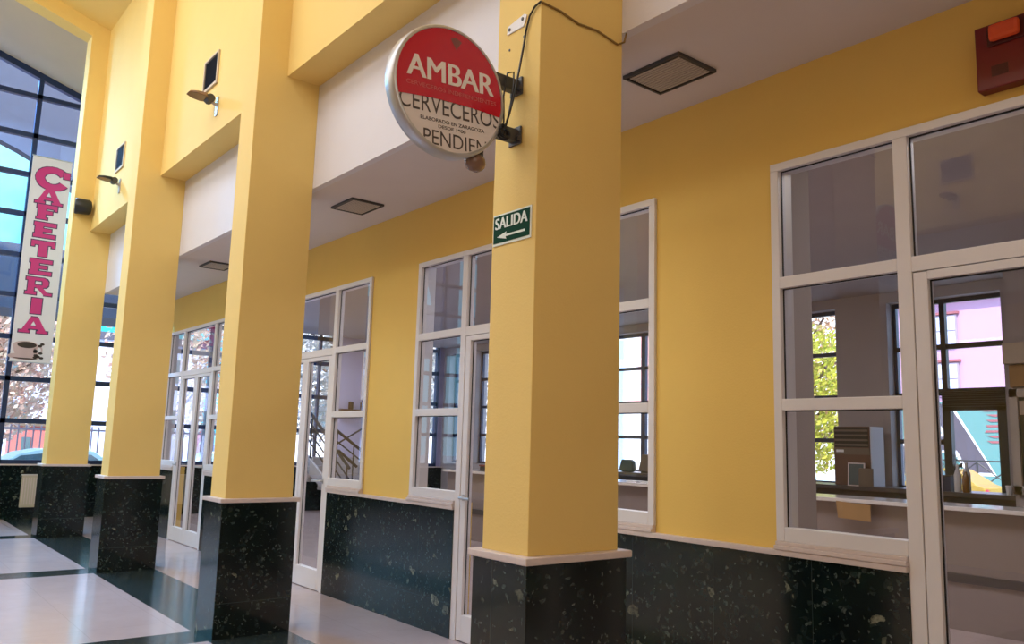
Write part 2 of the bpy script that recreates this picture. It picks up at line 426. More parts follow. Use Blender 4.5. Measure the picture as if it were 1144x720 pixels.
# ------------------------------------------------------------------ glazed units between hall and offices
UL = ['white framed glazed unit beside the fire alarm, nearest the camera', 'white framed glazed unit half behind the nearest column',
      'white framed glazed unit between the second and nearest columns', 'white framed glazed unit beyond the second column, with the double doors in view']
dn = 1
for k, c in enumerate(UC):
    win = root('window_%d' % (k+1), (c, .02, 0), UL[k], None, None, 'structure')
    f = MB(); y0, y1 = -.022, .055
    for s_ in (-1, 1):
        f.box(c+s_*UH, c+s_*(UH-.05), y0, y1, 1.078, 3.12)              # jamb
        f.box(c+s_*(MUL+.002), c+s_*(MUL-.07), y0, y1, 0, 3.12)         # door post
        lo, hi = sorted((c+s_*(UH-.05), c+s_*(MUL+.002)))
        for z0, z1 in ((1.078, 1.152), (1.770, 1.832), (2.443, 2.506)): f.box(lo, hi, y0, y1, z0, z1)
    f.box(c-UH, c+UH, y0, y1, 3.12, ZT)
    f.box(c-MUL+.07, c+MUL-.07, y0, y1, 2.43, 2.506)
    rv = MB()
    for s_ in (-1, 1): rv.box(c+s_*(UH-.002), c+s_*(UH-.02), y1, .158, 1.06, ZT-.003)
    rv.box(c-UH+.02, c+UH-.02, y1, .158, ZT-.02, ZT-.003); rv.build('reveal_lining', 'alu', win)
    f.build('window_frame', 'alu', win, bevel=.003)
    for s_ in (-1, 1):
        lo, hi = sorted((c+s_*(UH-.05), c+s_*(MUL+.002)))
        for z0, z1 in ((1.152, 1.770), (1.832, 2.443), (2.506, 3.12)):
            MB().quad((lo, .015, z0), (hi, .015, z0), (hi, .015, z1), (lo, .015, z1)).build('pane', 'glass', win)
    MB().quad((c-MUL+.07, .015, 2.506), (c+MUL-.07, .015, 2.506), (c+MUL-.07, .015, 3.12), (c-MUL+.07, .015, 3.12)).build('pane', 'glass', win)
    bd = MB()                                                        # dark glazing gaskets
    for s_ in (-1, 1):
        lo, hi = sorted((c+s_*(UH-.05), c+s_*(MUL+.002)))
        for z0, z1 in ((1.152, 1.770), (1.832, 2.443), (2.506, 3.12)):
            bd.box(lo, hi, .008, .014, z1-.006, z1); bd.box(lo, lo+.006, .008, .014, z0, z1); bd.box(hi-.006, hi, .008, .014, z0, z1)
    bd.box(c-MUL+.07, c+MUL-.07, .008, .014, 3.112, 3.12); bd.box(c-MUL+.07, c-MUL+.077, .008, .014, 2.506, 3.12)
    bd.build('gasket', 'black', win)
    for s_ in (-1, 1):
        dr = root('door_%d' % dn, (c+s_*(MUL-.07), .02, 0), None, None, None, 'structure'); dn += 1
        o_, i_ = c+s_*(MUL-.073), c+s_*.003
        lf = MB(); ya, yb = -.018, .045; w_ = .068
        lf.box(o_, o_-s_*w_, ya, yb, .008, 2.425); lf.box(i_, i_+s_*w_, ya, yb, .008, 2.425)
        lo, hi = sorted((o_-s_*w_, i_+s_*w_))
        lf.box(lo, hi, ya, yb, .008, .205); lf.box(lo, hi, ya, yb, 2.385, 2.427)
        lf.build('door_leaf', 'alu', dr, bevel=.003)
        MB().quad((lo, .015, .205), (hi, .015, .205), (hi, .015, 2.385), (lo, .015, 2.385)).build('pane', 'glass', dr)
        g = MB(); g.box(lo, lo+.006, .008, .014, .205, 2.385); g.box(hi-.006, hi, .008, .014, .205, 2.385); g.box(lo, hi, .008, .014, 2.378, 2.385)
        g.build('gasket', 'black', dr)
        if k == 0 and s_ < 0: continue
        h = MB(); hx = o_-s_*.045
        h.tube([(hx, -.018, 1.11), (hx, -.065, 1.11), (hx-s_*.015, -.072, 1.11), (hx-s_*.15, -.072, 1.108)], .011, 8)
        h.box(hx-.014, hx+.014, -.022, -.018, 1.085, 1.135)
        h.build('handle', 'silver', dr)

# ------------------------------------------------------------------ glazed end of the hall
eg = root('window_10', (EX, YM, 0), 'tall navy framed glazing closing the far end of the hall', None, None, 'structure')
ZB = [.985, 1.71, 2.455, 3.2, 3.955, 4.69, 5.455, 6.2, 6.94, 7.70]
f = MB(); xa, xb = EX-.05, EX+.05; t_ = .042
for y in [-.04]+[-1.0-.8*k for k in range(10)]:
    f.box(xa, xb, y-.04, y+.04, .95, min(zc_(y), 8.6))
for z in ZB: f.box(xa, xb, -8.7, 0, z-t_, z+t_)
def slope_bar(m, z0):
    for a, b in ((0.0, YM), (YM, -8.7)):
        m.add([(x, y, zc_(y)+dz) for x in (xa-.01, xb+.01) for y in (a, b) for dz in (-.12, .0)],
              [(0, 1, 3, 2), (4, 6, 7, 5), (0, 4, 5, 1), (2, 3, 7, 6), (0, 2, 6, 4), (1, 5, 7, 3)])
slope_bar(f, 0)
for y in (1.226, 1.761, 2.56, 3.36, 4.16): f.box(xa, xb, y-(.045 if y > 1.5 and y < 2 else .02), y+(.045 if 1.5 < y < 2 else .02), .95, ZO)
for z in ZB[:4]+[3.76]: f.box(xa, xb, .16, 4.55, z-t_, z+t_)
for z in ZB[:4]+[3.76]: f.box(xa, xb, 6.15, 7.3, z-t_, z+t_)
for y in (6.15, 6.75, 7.3): f.box(xa, xb, y-.035, y+.035, .95, ZO)
f.build('window_frame', 'navy', eg)
g = MB()
g.add([(EX, 0, .95), (EX, 0, zc_(0)), (EX, YM, zc_(YM)), (EX, -8.7, zc_(-8.7)), (EX, -8.7, .95)], [(0, 1, 2, 3, 4)])
g.build('pane', 'glassout', eg)
for a, b in ((.16, 4.55), (6.15, 7.3)):
    MB().quad((EX, a, .95), (EX, b, .95), (EX, b, ZO), (EX, a, ZO)).build('pane', 'glassout', eg)
struct(MB().box(EX-.15, EX+.06, -8.9, YB, 0, .93).build('trim_20', 'marble'), 'dark granite dado under the end glazing')
struct(MB().box(EX-.15, EX+.10, -8.9, YB, .93, .955).build('trim_21', 'stone'), 'stone sill under the end glazing')
struct(MB().box(EX-.1, EX+.02, 4.55, 6.15, .955, ZO).box(EX-.1, EX+.02, 7.3, YB, .955, ZO).build('wall_end', 'lav'), 'lavender wall beside the stair')

# ------------------------------------------------------------------ banner
def letter_polys(ch):
    """slab letters on a unit square: list of ccw outlines"""
    R = lambda x0, x1, y0, y1: [(x0, y0), (x1, y0), (x1, y1), (x0, y1)]
    if ch == 'F': return [R(.06, .46, 0, 1), R(0, 1, .74, 1), R(.84, 1, .62, 1), R(.3, .78, .36, .60), R(0, .56, 0, .14)]
    if ch == 'E': return [R(.06, .42, 0, 1), R(0, 1, 0, .25), R(0, 1, .75, 1), R(.3, .80, .39, .61)]
    if ch == 'T': return [R(.32, .70, 0, 1), R(0, 1, .73, 1), R(0, .15, .60, 1), R(.85, 1, .60, 1)]
    if ch == 'I': return [R(0, 1, 0, 1)]
    if ch == 'A': return [[(.04, 0), (.26, 0), (.56, .98), (.38, 1)], [(.74, 0), (1, 0), (.64, 1), (.40, 1)], R(.28, .74, .24, .42), R(0, .38, 0, .15), R(.62, 1.02, 0, .15)]
    if ch == 'R': return [R(0, .44, 0, .18), R(.08, .34, 0, 1), R(0, .7, .82, 1), R(.3, .66, .42, .58), [(.62, .42), (.8, .46), (.88, .6), (.88, .8), (.8, .95), (.66, 1), (.62, .84), (.64, .6)], [(.40, .44), (.66, .44), (1, .0), (.74, 0)], R(.74, 1.04, 0, .16)]
    if ch == 'C':
        out = []; n = 18
        for i in range(n):
            a, b = (math.radians(30+(300/n)*j) for j in (i, i+1))
            p = lambda th, q: (.5+.5*q*math.cos(th)+.04, .5+.5*q*math.sin(th))
            wi = .50
            out.append([p(a, wi), p(a, 1), p(b, 1), p(b, wi)])
        return out+[R(.84, 1.02, .58, .86)]
bn = root('banner', (-12.41, -1.56, 2.7), 'tall white vertical banner with pink letters and a coffee cup, against the end glazing', 'banner')
MB().box(-12.415, -12.405, -1.85, -1.215, 2.735, 6.47).build('sheet', 'banner', bn)
MB().tube([(-12.41, -1.86, 6.47), (-12.41, -1.205, 6.47)], .012).build('rod', 'silver', bn)
MB().tube([(-12.41, -1.86, 2.735), (-12.41, -1.205, 2.735)], .012).build('rod', 'silver', bn)
BXS = -12.404
for ch, z0, z1, wd, dy in (('C', 5.86, 6.33, .56, .015), ('A', 5.59, 5.93, .44, .005), ('F', 5.30, 5.615, .33, .0), ('E', 4.965, 5.285, .36, 0), ('T', 4.62, 4.945, .38, 0),
                           ('E', 4.285, 4.605, .36, 0), ('R', 3.92, 4.27, .41, .0), ('I', 3.58, 3.90, .17, 0), ('A', 3.235, 3.56, .45, -.01)):
    for gi, (gr, mat, dx) in enumerate(((.014, 'plum', .0), (-.003, 'magenta', .003))):
        m = MB()
        for k_, poly in enumerate(letter_polys(ch)):
            cx_ = sum(p[0] for p in poly)/len(poly); cy_ = sum(p[1] for p in poly)/len(poly)
            pts = []
            for (u, v) in poly:
                y = -1.535+dy+(u-.5)*wd; z = z0+.018+v*(z1-z0-.036)
                yc_ = -1.535+dy+(cx_-.5)*wd; zc2 = z0+.018+cy_*(z1-z0-.036)
                g_ = .002 if (ch == 'C' and gi) else gr; gr_ = g_; y += gr_*(1 if y > yc_ else -1); z += gr_*(1 if z > zc2 else -1)
                pts.append((BXS+dx+k_*.0002, y, z))
            m.quad(*pts)
        m.build('lettering', mat, bn)
def ell(m, x, cy, cz, ry, rz, a0=0, a1=360, n=28, inner=0):
    pts = [(x, cy+ry*math.cos(math.radians(a0+(a1-a0)*i/n)), cz+rz*math.sin(math.radians(a0+(a1-a0)*i/n))) for i in range(n+1)]
    if inner:
        q = [(x, cy+inner*ry*math.cos(math.radians(a0+(a1-a0)*i/n)), cz+inner*rz*math.sin(math.radians(a0+(a1-a0)*i/n))) for i in range(n+1)]
        for i in range(n): m.quad(pts[i], pts[i+1], q[i+1], q[i])
    else: m.quad(*pts[:-1] if abs(a1-a0) == 360 else pts)
    return m
m = MB(); ell(m, BXS, -1.63, 3.02, .19, .24, 180, 360); ell(m, BXS+.0004, -1.63, 3.03, .19, .075); ell(m, BXS, -1.43, 2.96, .07, .08, inner=.6); ell(m, BXS-.0006, -1.64, 2.83, .25, .06)
m.build('cup_picture', 'cup', bn)
m = MB(); ell(m, BXS+.001, -1.61, 3.035, .15, .055); ell(m, BXS+.001, -1.62, 2.81, .2, .03, 190, 350)
for k in range(9):
    ell(m, BXS+.001, -1.40+random.uniform(-.08, .09), 2.90+random.uniform(-.1, .18), .035, .022)
m.build('coffee_picture', 'coffee', bn)
hp = root('wall_heater', (EX+.08, -1.25, .2), 'small beige panel heater on the granite dado under the end glazing', 'heater')
MB().box(EX+.06, EX+.12, -1.41, -1.05, .2, .76).build('panel', 'heaterbeige', hp, bevel=.01)
m = MB()
for k in range(9): m.box(EX+.12, EX+.125, -1.39+k*.04, -1.375+k*.04, .25, .72)
m.build('grille', 'stone', hp)
MB().box(EX+.06, EX+.13, -1.42, -1.04, .76, .775).build('top_cover', 'alu', hp)

# ------------------------------------------------------------------ vents and floodlights
def ceiling_vent(x, lab):
    v = root('ceiling_vent', (x, -.47, ZC), lab, 'vent', 'vents in the aisle ceiling')
    f = MB(); a, b, c, d_ = x-.21, x+.21, -.635, -.305; z0, z1 = ZC-.02, ZC
    f.box(a, b, c, c+.014, z0, z1); f.box(a, b, d_-.014, d_, z0, z1); f.box(a, a+.014, c+.014, d_-.014, z0, z1); f.box(b-.014, b, c+.014, d_-.014, z0, z1)
    f.build('frame', 'dark', v)
    s = MB()
    for k in range(12):
        y = c+.032+k*.0232
        s.box(a+.025, b-.025, y, y+.0165, z0+.003, z0+.006)
    s.build('louvre_slats', 'zinc', v)
    MB().box(a+.01, b-.01, c+.01, d_-.01, ZC-.004, ZC-.001).build('backing', 'black', v)
ceiling_vent(1.245, 'dark square louvred vent in the aisle ceiling, beside the nearest column')
ceiling_vent(-2.515, 'dark square louvred vent in the aisle ceiling, beside the second column')
ceiling_vent(-6.235, 'dark square louvred vent in the aisle ceiling, beside the third column')
def wall_vent(x, z, lab, F=lambda y: y, sg=-1):
    v = root('wall_vent', (x, F(YU), z), lab, 'vent', 'vents in the upper wall')
    yy = F(YU); f = MB(); h, w2 = .16, .2
    f.box(x-w2-.025, x+w2+.025, yy, yy+sg*.02, z-h-.03, z-h); f.box(x-w2-.025, x+w2+.025, yy, yy+sg*.02, z+h, z+h+.02)
    f.box(x-w2-.025, x-w2, yy, yy+sg*.02, z-h, z+h); f.box(x+w2, x+w2+.025, yy, yy+sg*.02, z-h, z+h)
    f.build('frame', 'beige', v)
    MB().box(x-w2, x+w2, yy, yy+sg*.004, z-h, z+h).build('backing', 'black', v)
    s = MB()
    for k in range(10):
        zz = z-h+.01+k*.031
        s.add([(x-w2, yy+sg*.005, zz+.02), (x+w2, yy+sg*.005, zz+.02), (x+w2, yy+sg*.016, zz), (x-w2, yy+sg*.016, zz)], [(0, 1, 2, 3)])
    s.build('louvre_slats', 'navy', v)
wall_vent(-4.41, 5.42, 'dark louvred vent in the upper wall, between the third and second columns')
wall_vent(-8.2, 5.455, 'dark louvred vent in the upper wall, between the last and third columns')
wall_vent(-.46, 5.42, 'dark louvred vent on the far side upper wall, mirrored in the glazing', my, 1)
def flood(x, z, lab, F=lambda y: y, sg=-1, body='brownglass'):
    v = root('floodlight', (x, F(YU), z), lab, 'floodlight', 'floodlights on the upper wall')
    y = F(YU)
    b = MB(); b.box(x-.02, x+.055, y, y+sg*.012, z-.13, z+.07); b.tube([(x+.02, y+sg*.01, z-.02), (x, y+sg*.07, z+.02)], .018); b.build('bracket', 'zinc', v)
    k = MB(); k.tube([(x-.05, y+sg*.08, z+.035), (x+.05, y+sg*.08, z+.035)], .045, 10); k.build('joint', 'dark', v)
    h = MB()
    P = lambda u, t: (x-.02+u, y+sg*(.08+t), z+.05+t*.10)
    ol = [(-.05, .0), (.05, .0), (.10, .06), (.095, .15), (.05, .22), (-.05, .22), (-.095, .15), (-.10, .06)]
    h.prism(ol, lambda u, t: Vector(P(u, t))+Vector((0, 0, -.025)), lambda u, t: Vector(P(u*.7, t*.85+.01))+Vector((0, 0, .03-.12*t)))
    h.build('lamp_body', body, v, bevel=.006)
    g = MB(); g.quad(*[Vector(P(u*.85, t*.9+.015))+Vector((0, 0, -.027)) for u, t in ol]); g.build('lens', 'brownglass', v)
flood(-4.16, 4.98, 'brown floodlight on a white bracket, on the upper wall between the third and second columns')
flood(-8.1, 5.03, 'black floodlight on the upper wall, between the last and third columns', body='black')
flood(-.50, 4.98, 'floodlight on the far side upper wall, mirrored in the glazing', my, 1)
sp = root('loudspeaker', (-9.76, -1.43, 5.0), 'small black loudspeaker on the side of the last column, near the banner', 'speaker')
MB().lathe((-9.66, -1.575, 5.0), (0.15, 1, 0), [(0, .03), (.0, .115), (.015, .125), (.2, .115), (.23, .09), (.24, .02)], 20).build('cabinet', 'black', sp, smooth=True)
MB().tube([(-9.76, -1.45, 5.06), (-9.69, -1.45, 5.08), (-9.66, -1.45, 5.1)], .02).box(-9.765, -9.755, -1.48, -1.36, 4.92, 5.12).build('bracket', 'dark', sp)

# ------------------------------------------------------------------ signs on the nearest column
sg = root('beer_sign', (1.21, YC, 3.12), 'round red and white beer sign with silver rim, projecting from the nearest column', 'sign')
SX, SY, SZ, SR = 1.285, -2.004, 3.125, .306
MB().lathe((1.145, SY, SZ), (1, 0, 0), [(.06, SR-.04), (.064, SR-.008), (.075, SR), (.128, SR), (.137, SR-.003), (.142, SR-.010), (.142, SR-.018), (.134, SR-.020)], 72).build('drum', 'silver', sg, smooth=True)
ang = math.radians(3.6); U = Vector((0, math.cos(ang), math.sin(ang))); V = Vector((0, -math.sin(ang), math.cos(ang)))
C0 = Vector((SX-.004, SY, SZ)); RI = SR-.019
def SP(u, v, dx=0): return C0+U*u+V*v+Vector((dx, 0, 0))
m = MB(); m.quad(*[SP(RI*math.cos(2*math.pi*i/72), RI*math.sin(2*math.pi*i/72)) for i in range(72)]); m.build('white_face', 'signwhite', sg)
def edge(u): return -.055-.19*u*u                                     # lower edge of the red field, arched
us = [-RI+.0015+(2*RI-.003)*i/60 for i in range(61)]
m = MB()
for a, b in zip(us, us[1:]):
    ta, tb = math.sqrt(max(0, RI*RI-a*a)), math.sqrt(max(0, RI*RI-b*b))
    ea, eb = max(edge(a), -ta), max(edge(b), -tb)
    m.quad(SP(a, min(ea, ta), .0025), SP(b, min(eb, tb), .0025), SP(b, tb, .0025), SP(a, ta, .0025))
m.build('red_field', 'red', sg)
def sign_text(body, u, v, w, h, mat, dx, bold=0):
    t = text_mb(body, SP(u, v, dx), U, V, w, h, bold); m = MB()
    for f in t.f:                                                     # letters end at the rim of the face
        poly = [((Vector(t.v[i])-C0).dot(U), (Vector(t.v[i])-C0).dot(V)) for i in f]
        for k in range(48):
            if not poly: break
            cx, cy = math.cos(k*math.pi/24), math.sin(k*math.pi/24); lim = RI*.985; out = []
            for (p, q) in zip(poly, poly[1:]+poly[:1]):
                a, b = p[0]*cx+p[1]*cy-lim, q[0]*cx+q[1]*cy-lim
                if a <= 0: out.append(p)
                if a*b < 0: out.append((p[0]+(q[0]-p[0])*a/(a-b), p[1]+(q[1]-p[1])*a/(a-b)))
            poly = out
        if len(poly) > 2: m.quad(*[SP(p[0], p[1], dx) for p in poly])
    return m.build('lettering', mat, sg)
am = MB()
for q in range(5):
    b_ = text_mb('AMBAR', SP(-.232+(.0018*(q-2)), .025, .004+.0003*q), U, V, .470, .100)
    am.add(b_.v, b_.f)
am.build('lettering', 'letterwhite', sg)
sign_text('CERVECEROS INDEPENDIENTES', -.238, -.018, .492, .019, 'letterpink', .004)
sign_text('CERVECEROS', -.272, -.126, .545, .080, 'lettergrey', .001)
sign_text('ELABORADO EN ZARAGOZA', -.165, -.163, .35, .017, 'lettergrey', .001, .02)
sign_text('DESDE 1900', -.072, -.188, .15, .0155, 'lettergrey', .001, .02)
sign_text('PENDIEN', -.150, -.268, .345, .066, 'lettergrey', .001)
m = MB(); m.quad(SP(.0, .245, .004), SP(.03, .20, .004), SP(.062, .242, .004), SP(.03, .258, .004)); m.build('emblem', 'hop', sg)
for z in (3.29, 3.036):
    m = MB(); m.box(1.175, 1.265, YC-.012, YC, z-.045, z+.045); m.box(1.195, 1.245, -1.735, YC, z-.03, z+.03); m.tube([(1.265, -1.60, z-.02), (1.265, -1.585, z-.02)], .012)
    m.build('bracket', 'dark', sg, bevel=.003)
pc = root('power_cable', (1.2, YC, 3.1), 'dark cable looping from the round sign up over the corner of the nearest column', 'cable')
m = MB()
pts = [(1.29, -1.70, 3.02), (1.292, -1.675, 3.10), (1.285, -1.64, 3.22), (1.28, -1.61, 3.36), (1.275, -1.585, 3.48), (1.285, -1.58, 3.56), (1.31, -1.58, 3.63), (1.35, -1.58, 3.665), (1.393, -1.580, 3.672)]
m.tube(pts, .0055, 6)
m.tube([(1.275, -1.69, 3.0), (1.28, -1.665, 3.12), (1.275, -1.64, 3.26), (1.262, -1.63, 3.34), (1.25, -1.66, 3.33), (1.265, -1.69, 3.2), (1.285, -1.70, 3.05)], .0045, 6)
m.build('hanging_cable', 'black', pc)
m = MB(); m.tube([(1.393, -1.58, 3.672), (1.394, -1.45, 3.668), (1.394, -1.33, 3.645), (1.394, -1.2, 3.655), (1.394, -1.05, 3.63), (1.394, -1.0, 3.66), (1.40, -.99, 3.71)], .0055, 6); m.build('painted_cable', 'cable', pc)
m = MB()
for q in range(4):
    m.tube([(1.288+.012*math.cos(th+q), -1.70+.028*math.cos(th), 3.0+.028*math.sin(th)+.006*q) for th in [i*math.pi/7 for i in range(15)]], .005, 6)
m.build('cable_coil', 'black', pc)
pl = root('mounting_plate', (1.21, YC, 3.6), 'small white metal plate with screws on the nearest column, above the round sign', 'plate')
m = MB(); m.prism([(1.130, 3.60), (1.262, 3.60), (1.285, 3.65), (1.262, 3.662), (1.15, 3.645), (1.132, 3.64)], lambda u, v: (u, YC, v), lambda u, v: (u, YC-.006, v)); m.build('plate', 'paper', pl)
for u, v in ((1.15, 3.622), (1.252, 3.64)):
    MB().lathe((u, YC-.006, v), (0, -1, 0), [(0, .009), (.004, .008)], 10).build('screw', 'dark', pl)
for i, (u, v) in enumerate(((1.148, 3.515), (1.262, 3.545))):
    o = MB().lathe((u, YC, v), (0, -1, 0), [(0, .007), (.003, .006)], 10).build('screw_plug', 'dark')
    tag(o, ('dark screw plug in the nearest column below the white plate, nearer the round sign', 'dark screw plug in the nearest column below the white plate, nearer the cable')[i], 'screw', 'screw plugs')
m = MB(); m.lathe((1.2, -1.765, 2.85), (.3, -1, .05), [(-.005, .012), (0, .03), (.02, .042), (.06, .045), (.09, .03), (.1, .008)], 18); tag(m.build('lamp', 'brownglass', sg, smooth=True), 'small brown oval lamp under the sign')
MB().tube([(1.22, -1.78, 2.85), (1.22, -1.78, 2.915)], .012).build('lamp_stem', 'dark', sg)
ex = root('exit_sign', (1.21, YC, 2.51), 'green exit sign with arrow on the front of the nearest column', 'sign')
MB().box(1.066, 1.357, YC-.005, YC, 2.509, 2.665).build('plate', 'greenwhite', ex)
MB().box(1.071, 1.348, YC-.0065, YC-.005, 2.521, 2.657).build('green_field', 'green', ex)
am = MB()
for q in range(5):
    b_ = text_mb('SALIDA', (1.087+.0018*(q-2), YC-.0075-.0002*q, 2.590), (1, 0, 0), (0, 0, 1), .245, .056)
    am.add(b_.v, b_.f)
am.build('lettering', 'greenwhite', ex)
m = MB(); m.quad((1.10, YC-.0075, 2.551), (1.175, YC-.0075, 2.533), (1.168, YC-.0075, 2.546), (1.315, YC-.0075, 2.546), (1.315, YC-.0075, 2.557), (1.168, YC-.0075, 2.557), (1.175, YC-.0075, 2.570))
m.build('arrow', 'greenwhite', ex)
fa = root('fire_alarm', (2.95, 0, 3.36), 'dark red alarm box with orange lamp on the ochre wall above the nearest glazed unit', 'alarm')
MB().box(2.745, 3.20, -.07, 0, 3.215, 3.525).build('housing', 'firered', fa, bevel=.006)
MB().box(2.815, 2.945, -.115, -.075, 3.425, 3.505).build('orange_lamp', 'orange', fa, bevel=.018)
m = MB()
for k in range(4): m.box(2.97, 3.15, -.073, -.07, 3.30+k*.018, 3.308+k*.018)
m.box(2.81, 2.88, -.072, -.07, 3.27, 3.32); m.build('grille', 'alarmdark', fa)
MB().box(2.80, 2.965, -.08, -.07, 3.412, 3.512).build('lamp_base', 'alarmdark', fa, bevel=.006)

# ------------------------------------------------------------------ offices
ct = root('counter', (-2, 4.3, 0), 'long office counter with pale top behind the glazing', 'counter')
MB().box(-7.48, 3.95, 4.08, 4.55, 0, 1.06).build('front_panel', 'wood', ct)
MB().box(-7.5, 4.0, 3.98, 4.60, 1.06, 1.10).build('countertop', 'topstone', ct, bevel=.006)
MB().box(-7.48, 3.95, 4.055, 4.08, .42, .5).build('rail', 'ledge', ct)
wt = root('worktop', (-3, 7.1, 0), 'dark worktop running under the outer office windows', 'worktop')
MB().box(-7.2, .3, 6.78, 7.49, 1.06, 1.115).build('top', 'ledge', wt, bevel=.004)
MB().box(-7.1, .25, 6.9, 7.49, 0, 1.055).build('shaded_wall_front', 'ledge', wt)  # stands for the backlit wall below the sill, shade in its dark colour
ht = root('gas_heater', (-1.75, 7.05, 1.09), 'brown heater cabinet with slatted top standing on the dark worktop', 'heater')
a, b, y0, y1, z0, z1 = -2.085, -1.565, 6.93, 7.3, 1.09, 1.895
MB().box(a, b, y0, y1, z0, z1).build('cabinet', 'brown', ht, bevel=.006)
m = MB()
for k in range(4): m.box(a+.02, b-.02, y0-.012, y0, 1.63+k*.065, 1.635+k*.065+.022)
m.build('slats', 'slat', ht)
m = MB(); m.box(a+.015, b-.015, y0-.004, y0, 1.61, 1.885); m.build('recess', 'slatdark', ht)
m = MB(); m.box(a, b, y0-.008, y0, 1.51, 1.60); m.build('control_strip', 'slat', ht)
m = MB(); m.box(a+.04, a+.15, y0-.012, y0-.008, 1.54, 1.575); m.build('plate', 'paper', ht)
m = MB(); m.box(b, b+.012, y0+.02, y1, z0, z1); m.build('lit_side_panel', 'whitewall', ht)  # window light on the brown side, put into a pale panel
fp = root('framed_picture', (-1.685, 6.82, 1.09), 'dark teal picture in a thin pale frame leaning on the brown heater', 'picture')
m = MB(); m.add([(-1.825, 6.80, 1.09), (-1.585, 6.80, 1.09), (-1.605, 6.86, 1.40), (-1.845, 6.86, 1.40), (-1.825, 6.815, 1.09), (-1.585, 6.815, 1.09), (-1.605, 6.875, 1.40), (-1.845, 6.875, 1.40)], [(0, 1, 2, 3), (7, 6, 5, 4), (0, 4, 5, 1), (1, 5, 6, 2), (2, 6, 7, 3), (3, 7, 4, 0)]); m.build('frame', 'stone', fp)
m = MB(); m.quad((-1.807, 6.800, 1.105), (-1.600, 6.800, 1.105), (-1.618, 6.855, 1.385), (-1.825, 6.855, 1.385)); m.build('print', 'teal', fp)
o = MB().prism([(-1.66, 1.09), (-1.455, 1.09), (-1.45, 1.33), (-1.64, 1.335), (-1.655, 1.315)], lambda u, v: (u, 6.785, v), lambda u, v: (u, 6.798, v)).build('grey_box', 'slat', bevel=.004)
tag(o, 'grey brown box standing in front of the teal picture on the worktop', 'box')
o = MB().add([(-.36, 3.972, 1.07), (-.0, 3.972, 1.05), (-.0, 3.975, .89), (-.345, 3.975, .905)], [(0, 1, 2, 3)]).build('cardboard_sheet', 'card')
md = o.modifiers.new('thick', 'SOLIDIFY'); md.thickness = .006
tag(o, 'tan cardboard sheet fixed to the front edge of the office counter', 'cardboard')
# fan
fn = root('desk_fan', (-.51, 7.08, 1.09), 'small black desk fan with round wire guard on the worktop by the street door', 'fan')
MB().lathe((-.51, 7.08, 1.09), (0, 0, 1), [(0, .075), (.012, .075), (.025, .02), (.18, .014), (.2, .02)], 18).build('stand', 'black', fn, smooth=True)
m = MB()
for r in (.03, .06, .09, .115, .132): m.tube([(-.51+r*math.cos(i*math.pi/10), 7.03-.02*(1-r/.13), 1.39+r*1.15*math.sin(i*math.pi/10)) for i in range(21)], .003, 4)
for i in range(16):
    th = i*math.pi/8; m.tube([(-.51, 7.01, 1.39), (-.51+.132*math.cos(th), 7.03, 1.39+.15*math.sin(th))], .0022, 4)
m.build('guard', 'dark', fn)
m = MB()
for k in range(3):
    th = k*2.094; m.quad((-.51, 7.045, 1.39), (-.51+.1*math.cos(th), 7.03, 1.39+.1*math.sin(th)), (-.51+.11*math.cos(th+.6), 7.05, 1.39+.11*math.sin(th+.6)))
m.build('blade', 'slatdark', fn)
bk = root('storage_basket', (-.545, 6.85, 1.09), 'dark plastic basket on the worktop beneath the desk fan', 'basket')
m = MB(); m.prism([(-.62, 6.80), (-.47, 6.80), (-.47, 6.90), (-.62, 6.90)], lambda u, v: (u, v, 1.09), lambda u, v: (-.545+(u+.545)*1.08, 6.85+(v-6.85)*1.1, 1.28)); m.build('body', 'navy', bk)
m = MB(); m.box(-.63, -.46, 6.79, 6.91, 1.275, 1.29); m.build('rim', 'black', bk)
BOT = [(-.395, 'paper', 1.4, 'white plastic bottle beside the basket on the worktop'), (-.30, 'amber', 1.15, 'amber bottle next to the white ones on the worktop'), (-.345, 'paper', 1.5, 'tall white bottle behind the amber one on the worktop'), (.185, 'paper', .6, 'small white cup at the far end of the worktop')]
for i, (x, mat, s_, lab) in enumerate(BOT):
    bt = root('bottle', (x, 6.84 if i != 2 else 6.98, 1.09), lab, 'bottle' if i < 3 else 'cup', 'bottles on the worktop')
    yb_ = 6.84 if i != 2 else 6.98
    if i < 3:
        MB().lathe((x, yb_, 1.09), (0, 0, 1), [(0, .035), (.01, .042), (.15*s_, .042), (.2*s_, .018), (.22*s_, .015)], 16).build('body', mat, bt, smooth=True)
        MB().lathe((x, yb_, 1.09+.22*s_), (0, 0, 1), [(0, .018), (.03, .016)], 12).build('cap', 'paper', bt)
    else:
        bt.name = 'cup'; ORIG[bt.name] = tuple(bt.location)
        MB().lathe((x, yb_, 1.09), (0, 0, 1), [(0, .03), (.1, .04), (.11, .04)], 16).build('body', mat, bt, smooth=True)
for n_ in ('gas_heater', 'framed_picture', 'grey_box', 'desk_fan', 'storage_basket', 'bottle', 'bottle.001', 'bottle.002', 'cup'):
    bpy.data.objects[n_].location.z += .025
